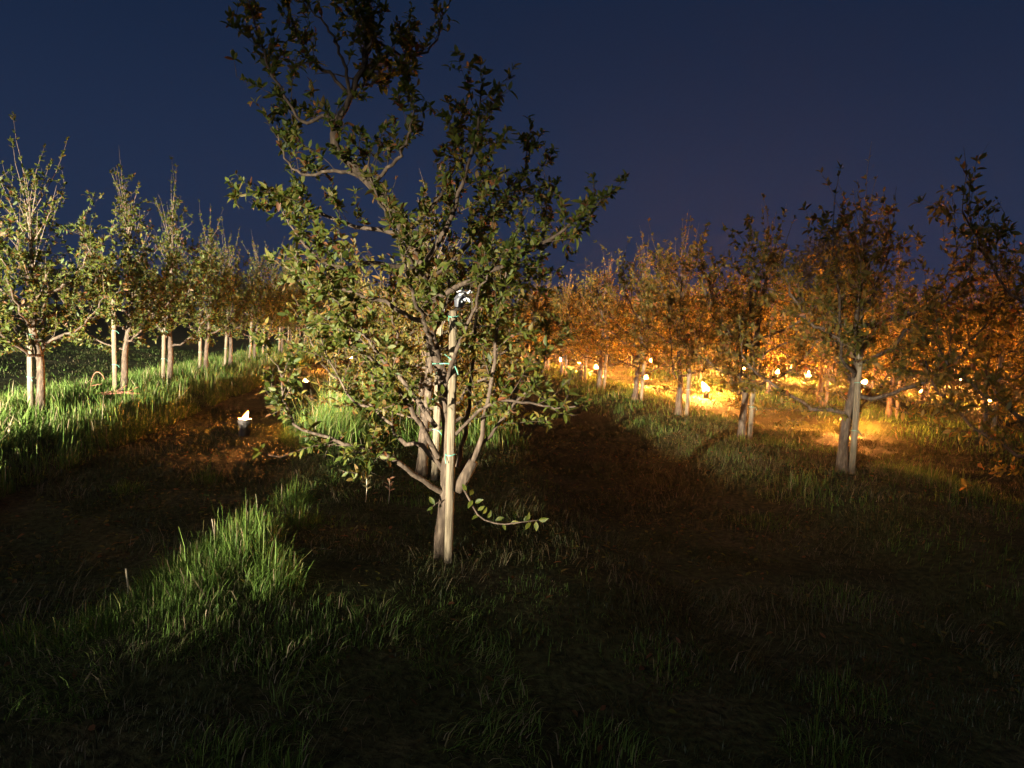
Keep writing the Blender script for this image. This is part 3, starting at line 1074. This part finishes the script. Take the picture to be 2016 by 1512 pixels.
# stake of the near tree
p_top, p_bot = C0(894, 612, -0.02), C0(882, 1114, -0.01)
so = link('tree_stake', STAKES[0])
axis_v = Vector(p_top - p_bot)
q = axis_v.to_track_quat('Z', 'Y')
so.matrix_world = Matrix.Translation(Vector(p_bot)) @ q.to_matrix().to_4x4() @ Matrix.Diagonal((0.76, 0.76, axis_v.length / 1.62, 1))
tag(so, 'tall pale round stake tied with green cord to the big near tree', 'stake', None)
for z in (0.72, 1.585):
    t = link('tie', TIE, so)
    t.location = (0, 0, z)
# long green cord round stake and trunk at chest height
tb = Tubes()
ca = smooth_line([C0(852, 716, -0.0), C0(868, 716, -0.09), C0(884, 716, -0.10), C0(896, 722, -0.09), C0(902, 738, -0.09)], 12)
tb.add(ca, 0.004, 5)
cb = smooth_line([C0(876, 698, -0.02), C0(888, 708, -0.09), C0(896, 722, -0.10), C0(903, 738, -0.08)], 8)
tb.add(cb, 0.0035, 5)
me = tb.mesh('tie', M_TIE)
t = link('tie', me, so)
t.matrix_parent_inverse = so.matrix_world.inverted()

# white plastic strips fluttering at the stake's top
pr = C0(912, 590, -0.10)
rb = empty('plastic_strips', pr)
tag(rb, 'bundle of shiny white plastic strips fluttering at the top of the near stake', 'plastic strip')


def strip_mesh(length, width, seed, wob=0.012):
    r = np.random.default_rng(seed)
    n = 8
    x = np.linspace(0, length, n)
    z = np.cumsum(r.normal(0, wob, n))
    y = np.cumsum(r.normal(0, wob * 0.7, n))
    tw_ = np.cumsum(r.normal(0, 0.35, n))
    V = []
    for i in range(n):
        V.append((x[i], y[i] + math.sin(tw_[i]) * width / 2, z[i] + math.cos(tw_[i]) * width / 2))
        V.append((x[i], y[i] - math.sin(tw_[i]) * width / 2, z[i] - math.cos(tw_[i]) * width / 2))
    F = [(2 * i, 2 * i + 1, 2 * i + 3, 2 * i + 2) for i in range(n - 1)]
    return np_mesh('strip', np.array(V), np.array(F), M_WHITE, smooth=True)


for i, (dx, dz, ln, rot) in enumerate(((-0.045, 0.048, 0.055, -0.2), (0.0, 0.055, 0.05, 0.3), (-0.03, 0.026, 0.045, 0.1), (-0.03, 0.006, 0.035, 0.1), (0.015, 0.018, 0.04, 0.5),
                                       (-0.02, -0.012, 0.03, -0.5), (0.012, -0.016, 0.045, 0.05), (-0.035, -0.052, 0.09, 0.08), (0.02, 0.036, 0.05, -0.3), (-0.13, -0.045, 0.03, 0.4))):
    s = link('strip', strip_mesh(ln, 0.009 + 0.002 * (i % 3), 900 + i, 0.005), rb)
    s.location = (dx, -0.01 * (i % 3), dz)
    s.rotation_euler = (0, rot, 0.2 * (i % 4))
tb = Tubes()
tb.add([[-0.02, 0.03, -0.045], [-0.015, 0.025, 0.0], [0.0, 0.02, 0.05]], [0.03, 0.042, 0.02], 8)
link('wrapper', tb.mesh('wrapper', M_DARK), rb)


# ------------------------------------------------------------------ frost candles
def bucket_mesh():
    prof = [(0.0, 0.0), (0.070, 0.0), (0.073, 0.004), (0.086, 0.226), (0.091, 0.228), (0.091, 0.235), (0.083, 0.235), (0.079, 0.13), (0.0, 0.13)]
    n = 20
    V, F = [], []
    for (r_, z_) in prof:
        for i in range(n):
            a = 2 * math.pi * i / n
            V.append((r_ * math.cos(a), r_ * math.sin(a), z_))
    for j in range(len(prof) - 1):
        for i in range(n):
            k_ = (i + 1) % n
            F.append((j * n + i, j * n + k_, (j + 1) * n + k_, (j + 1) * n + i))
    return np_mesh('bucket', np.array(V), np.array(F), M_TIN, smooth=True)


def handle_mesh():
    a = np.linspace(0, math.pi, 12)
    tb = Tubes()
    tb.add(np.column_stack([np.cos(a) * 0.092, -np.sin(a) * 0.08, 0.21 - np.sin(a) * 0.05]), 0.0035, 5)
    return tb.mesh('handle', M_TIN)


def wax_mesh():
    tb = Tubes()
    tb.add([[0, 0, 0.10], [0, 0, 0.134], [0, 0, 0.137]], [0.076, 0.076, 0.03], 16)
    return tb.mesh('wax', M_WAX)


def flame_mesh(seed, mat=None, fat=1.0):
    """a few licking tongues of fire"""
    r = np.random.default_rng(seed)
    tb = Tubes()
    for i in range(3):
        a = r.uniform(0, 6.28)
        ro = 0.0 if i == 0 else r.uniform(0.012, 0.03)
        h = (0.15 if i == 0 else r.uniform(0.07, 0.11)) * r.uniform(0.85, 1.2)
        n = 8
        s = np.linspace(0, 1, n)
        bx, by = r.normal(0, 0.03, 2)
        pts = np.column_stack([ro * math.cos(a) + bx * s ** 2, ro * math.sin(a) + by * s ** 2, 0.145 + h * (1.0 if fat == 1.0 else 1.15) * s])
        rad = (0.042 if i == 0 else 0.026) * fat * (np.sin(np.pi * (0.12 + 0.88 * s) ** 0.7) + 0.04)
        tb.add(pts, rad, 7, lump=0.06)
    return tb.mesh('flame', mat or M_FLAME)


BK, HD, WX = bucket_mesh(), handle_mesh(), wax_mesh()
FL = [flame_mesh(1000 + i) for i in range(6)]
FLOW = [flame_mesh(1000 + i, M_FLAME_LOW) for i in range(6)]
FE = [flame_mesh(1000 + i, M_GLOW, 1.6) for i in range(6)]
CANDLES = [
    (482, 815, 'lone burning candle in the dark left alley, closest to the camera on the left'),
    (603, 745, 'second burning candle along the left alley'),
    (662, 713, 'tall bright flame of the third candle along the left alley'),
    (692, 703, 'small burning candle just right of the tall flame in the left alley'),
    (729, 682, 'farthest burning candle of the left alley, half hidden by leaves'),
    (1665, 822, 'burning candle glowing right behind the first trunk of the right row'),
    (1391, 764, 'brightest burning candle on the right, in the open beside a dark trunk'),
    (1271, 742, 'burning candle at the foot of the fourth tree of the right row'),
    (1174, 723, 'burning candle seen clear between two thin trunks right of the near tree'),
    (1105, 708, 'burning candle nearest to the big tree on its right, above a pale stake'),
    (1815, 770, 'burning candle behind leaves at the far right, lighting a wide patch of twigs'),
    (1590, 748, 'small burning candle seen between the second and first right row trees'),
    (1462, 733, 'tiny burning candle left of the leaning pale stake of the right row'),
    (1400, 725, 'tiny burning candle just above the brightest right hand candle'),
    (1280, 710, 'tiny burning candle above the flame at the fourth right row tree'),
    (1890, 750, 'distant burning candle at the far right, the outermost one'),
    (1762, 733, 'distant burning candle under a reddish post on the right'),
    (1140, 715, 'faint candle added to light the crowns, between the two clear flames right of the near tree'),  # this and the next three are added to brighten the right-hand crowns
    (1700, 760, 'candle added to light the crowns, behind leaves right of the first right row trunk'),
    (1950, 795, 'candle added to light the crowns, behind leaves close to the right picture edge'),
    (1530, 742, 'faint candle added to light the crowns, behind leaves right of the leaning stake'),
]
for i, (cx, cy_, lab) in enumerate(CANDLES):
    d = ray(cx, cy_)
    t = (0.12 - CAM_H) / d[2]
    p = np.array([0, 0, CAM_H]) + d * t
    z = gz(p[0], p[1])
    e = empty('frost_candle', (p[0], p[1], z), i * 1.3)
    tag(e, lab, 'candle', 'burning frost candles in the alleys')
    bk = link('bucket', BK, e)
    link('handle', HD, bk)
    link('wax', WX, bk)
    f = link('flame', (FLOW if i < 5 else FL)[i % 6], e)
    s = {0: 0.72, 1: 0.78, 2: 0.95, 3: 0.9, 4: 1.0, 5: 1.15, 6: 1.8}.get(i, 1.55)
    f.scale = (s, s, 1.9 if i == 2 else max(s, 1.15))
    ev = link('flame_fringe', FE[i % 6], f)
    f.location.z = 0.145 * (1 - f.scale[2])

# ------------------------------------------------------------------ small things on the ground
tb = Tubes()
tb.add(smooth_line([[-0.18, 0, -0.05], [-0.17, 0.0, 0.20], [-0.10, 0, 0.36], [0.0, 0, 0.40], [0.10, 0, 0.36], [0.17, 0, 0.28]], 18), 0.008, 6)
tb.add(smooth_line([[-0.30, 0.05, -0.02], [-0.25, 0.04, 0.12], [-0.1, 0.02, 0.17], [0.1, 0, 0.2]], 10), 0.006, 5)
hp = link('wire_hoop', tb.mesh('wire_hoop', M_RUST))
hp.location = (-4.93, 12.86, gz(-4.93, 12.86))
hp.scale = (0.6, 1, 0.95)
tag(hp, 'rusty red wire hoop standing in the grass left of a lit stake', 'wire')
for i, (x, y, rz, ln, lab) in enumerate(((-4.55, 12.55, 0.2, 0.55, 'reddish pruned stick lying nearest the second left row stake'), (-4.3, 12.25, -0.1, 0.7, 'long reddish pruned stick lying in front of the second left row stake'))):
    tb = Tubes()
    tb.add(smooth_line([[-ln / 2, 0, 0.02], [0, 0.03, 0.06], [ln / 2, 0, 0.05]], 8), np.linspace(0.014, 0.008, 8), 6)
    tb.add(smooth_line([[0, 0.03, 0.06], [0.1, 0.08, 0.12], [0.16, 0.12, 0.16]], 5), 0.005, 5)
    o = link('pruned_stick', tb.mesh('pruned_stick', M_RUST))
    o.location = (x, y, gz(x, y) + 0.05)
    o.rotation_euler = (0, 0, rz)
    tag(o, lab, 'stick', 'pruned sticks on the grass')

for i, (cx, cy_, ln, lab) in enumerate(((252, 1145, 0.16, 'pale dry stalk stub sticking up left of the lit tussock'), (506, 1000, 0.16, 'thin pale dry stalk behind the lit tussock'),
                                        (420, 1060, 0.12, 'short pale stalk among the lit tussock grass'))):
    d = ray(cx, cy_)
    t = (0.02 - CAM_H) / d[2]
    p = np.array([0, 0, CAM_H]) + d * t
    tb = Tubes()
    tb.add(smooth_line([[0, 0, -0.03], [0.004, 0, ln * 0.5], [-0.012, 0, ln + 0.05]], 6), np.linspace(0.0065, 0.005, 6) if i == 0 else np.linspace(0.004, 0.003, 6), 6)
    o = link('dry_stalk', tb.mesh('dry_stalk', M_STRAW))
    o.location = (p[0], p[1], gz(p[0], p[1]))
    tag(o, lab, 'stalk', 'dry stalks in the grass')

for i, (cx, cy_, lab) in enumerate(((720, 985, 'small pale seedling left of the near trunk, the left one of two'), (765, 985, 'small reddish seedling left of the near trunk, the right one of two'))):
    d = ray(cx, cy_)
    t = (0.03 - CAM_H) / d[2]
    p = np.array([0, 0, CAM_H]) + d * t
    e = empty('weed_seedling', (p[0], p[1], gz(p[0], p[1])))
    tag(e, lab, 'weed', 'seedlings by the near tree')
    tb = Tubes()
    tb.add(smooth_line([[0, 0, -0.02], [0.005, 0, 0.10], [0, 0, 0.20]], 5), 0.0035, 5)
    link('stem', tb.mesh('stem', M_STRAW), e)
    nl = 9
    a = np.arange(nl) * 2.4
    Bv = np.column_stack([np.zeros(nl), np.zeros(nl), np.linspace(0.10, 0.20, nl)])
    Dv = np.column_stack([np.cos(a), np.sin(a), np.full(nl, 0.7)])
    link('foliage', leaves_mesh('foliage', Bv, Dv, np.tile([0.1, -0.3, 1.0], (nl, 1)), np.full(nl, 0.055), np.full(nl, 0.024), np.full(nl, 0.2 + 0.6 * i), M_WEED), e)


# ------------------------------------------------------------------ far dark trees beyond the orchard
def far_variant(seed):
    r = np.random.default_rng(seed)
    tb = Tubes()
    tb.add(smooth_line([[0, 0, -0.3], [0.1, 0, 1.5], [0, 0.1, 4.0], [0.1, 0, 6.0]], 10), np.linspace(0.28, 0.06, 10), 8)
    cl = []
    for i in range(46):
        a, e_ = r.uniform(0, 6.28), r.uniform(-0.7, 1.3)
        q = r.uniform(0.4, 1.0)
        c = np.array([math.cos(a) * math.cos(e_) * 2.6 * q, math.sin(a) * math.cos(e_) * 2.6 * q, 4.6 + 2.9 * q * math.sin(e_)])
        cl.append(c)
        if i % 4 == 0:
            tb.add(smooth_line([[0, 0, r.uniform(1.8, 4)], (np.array([0, 0, 3.5]) + c) / 2, c], 6), np.linspace(0.08, 0.02, 6), 5)
    cl = np.array(cl)
    n = 7000
    idx = r.integers(0, len(cl), n)
    B_ = cl[idx] + r.normal(0, 0.42, (n, 3))
    D_ = r.normal(0, 1, (n, 3)) + [0, 0, -0.2]
    N_ = r.normal(0, 1, (n, 3)) + [0, 0, 0.6]
    l_ = r.uniform(0.12, 0.26, n)
    return tb.mesh('trunk', M_BARK), leaves_mesh('crown', B_, D_, N_, l_, l_ * 0.6, r.random(n), M_FARLEAF)


FAR = [far_variant(800 + i) for i in range(3)]
fr = np.random.default_rng(77)
spots = [(34.5, 58, 1.45), (22.0, 62, 0.85), (14.5, 64, 0.80)]
far_labels = ['large dark tree rising behind the orchard, left of the tall right row tree', 'rounded dark tree behind the middle of the right row', 'low dark tree beyond the far end of the right row']
for x in np.arange(-75, 90, 6.5):
    spots.append((x + fr.normal(0, 1.2), 78 + fr.normal(0, 3) + 0.08 * abs(x), fr.uniform(0.62, 0.85)))
for i, (x, y, s) in enumerate(spots):
    e = empty('far_tree', (x, y, -0.15), fr.uniform(0, 6))
    e.scale = (s * 1.15, s * 1.15, s)
    tag(e, far_labels[i] if i < 3 else 'unlit dark tree of the distant line closing off the orchard', 'tree', 'dark trees beyond the orchard')
    a, b = FAR[i % 3]
    link('trunk', a, e)
    link('crown', b, e)['kind'] = 'stuff'

# ------------------------------------------------------------------ smoky night air, its glow also standing in for lens bloom
hx = np.array([[x, y, z] for z in (-2.0, 16.0) for y in (-25.0, 140.0) for x in (-130.0, 150.0)])
hf = np.array([[0, 2, 3, 1], [4, 5, 7, 6], [0, 1, 5, 4], [2, 6, 7, 3], [0, 4, 6, 2], [1, 3, 7, 5]])
mt = bpy.data.materials.new('haze')
mt.use_nodes = True
mt.node_tree.nodes.clear()
ho_ = mt.node_tree.nodes.new('ShaderNodeOutputMaterial')
hv = mt.node_tree.nodes.new('ShaderNodeVolumePrincipled')
hv.inputs['Color'].default_value = (0.9, 0.9, 0.9, 1)
hv.inputs['Density'].default_value = 0.00042
hv.inputs['Anisotropy'].default_value = 0.85
mt.node_tree.links.new(hv.outputs[0], ho_.inputs['Volume'])
hz = link('haze', np_mesh('haze', hx, hf, mt))
tag(hz, 'thin smoky air filling the orchard and imitating lens glow round the candles', 'haze', kind='stuff')
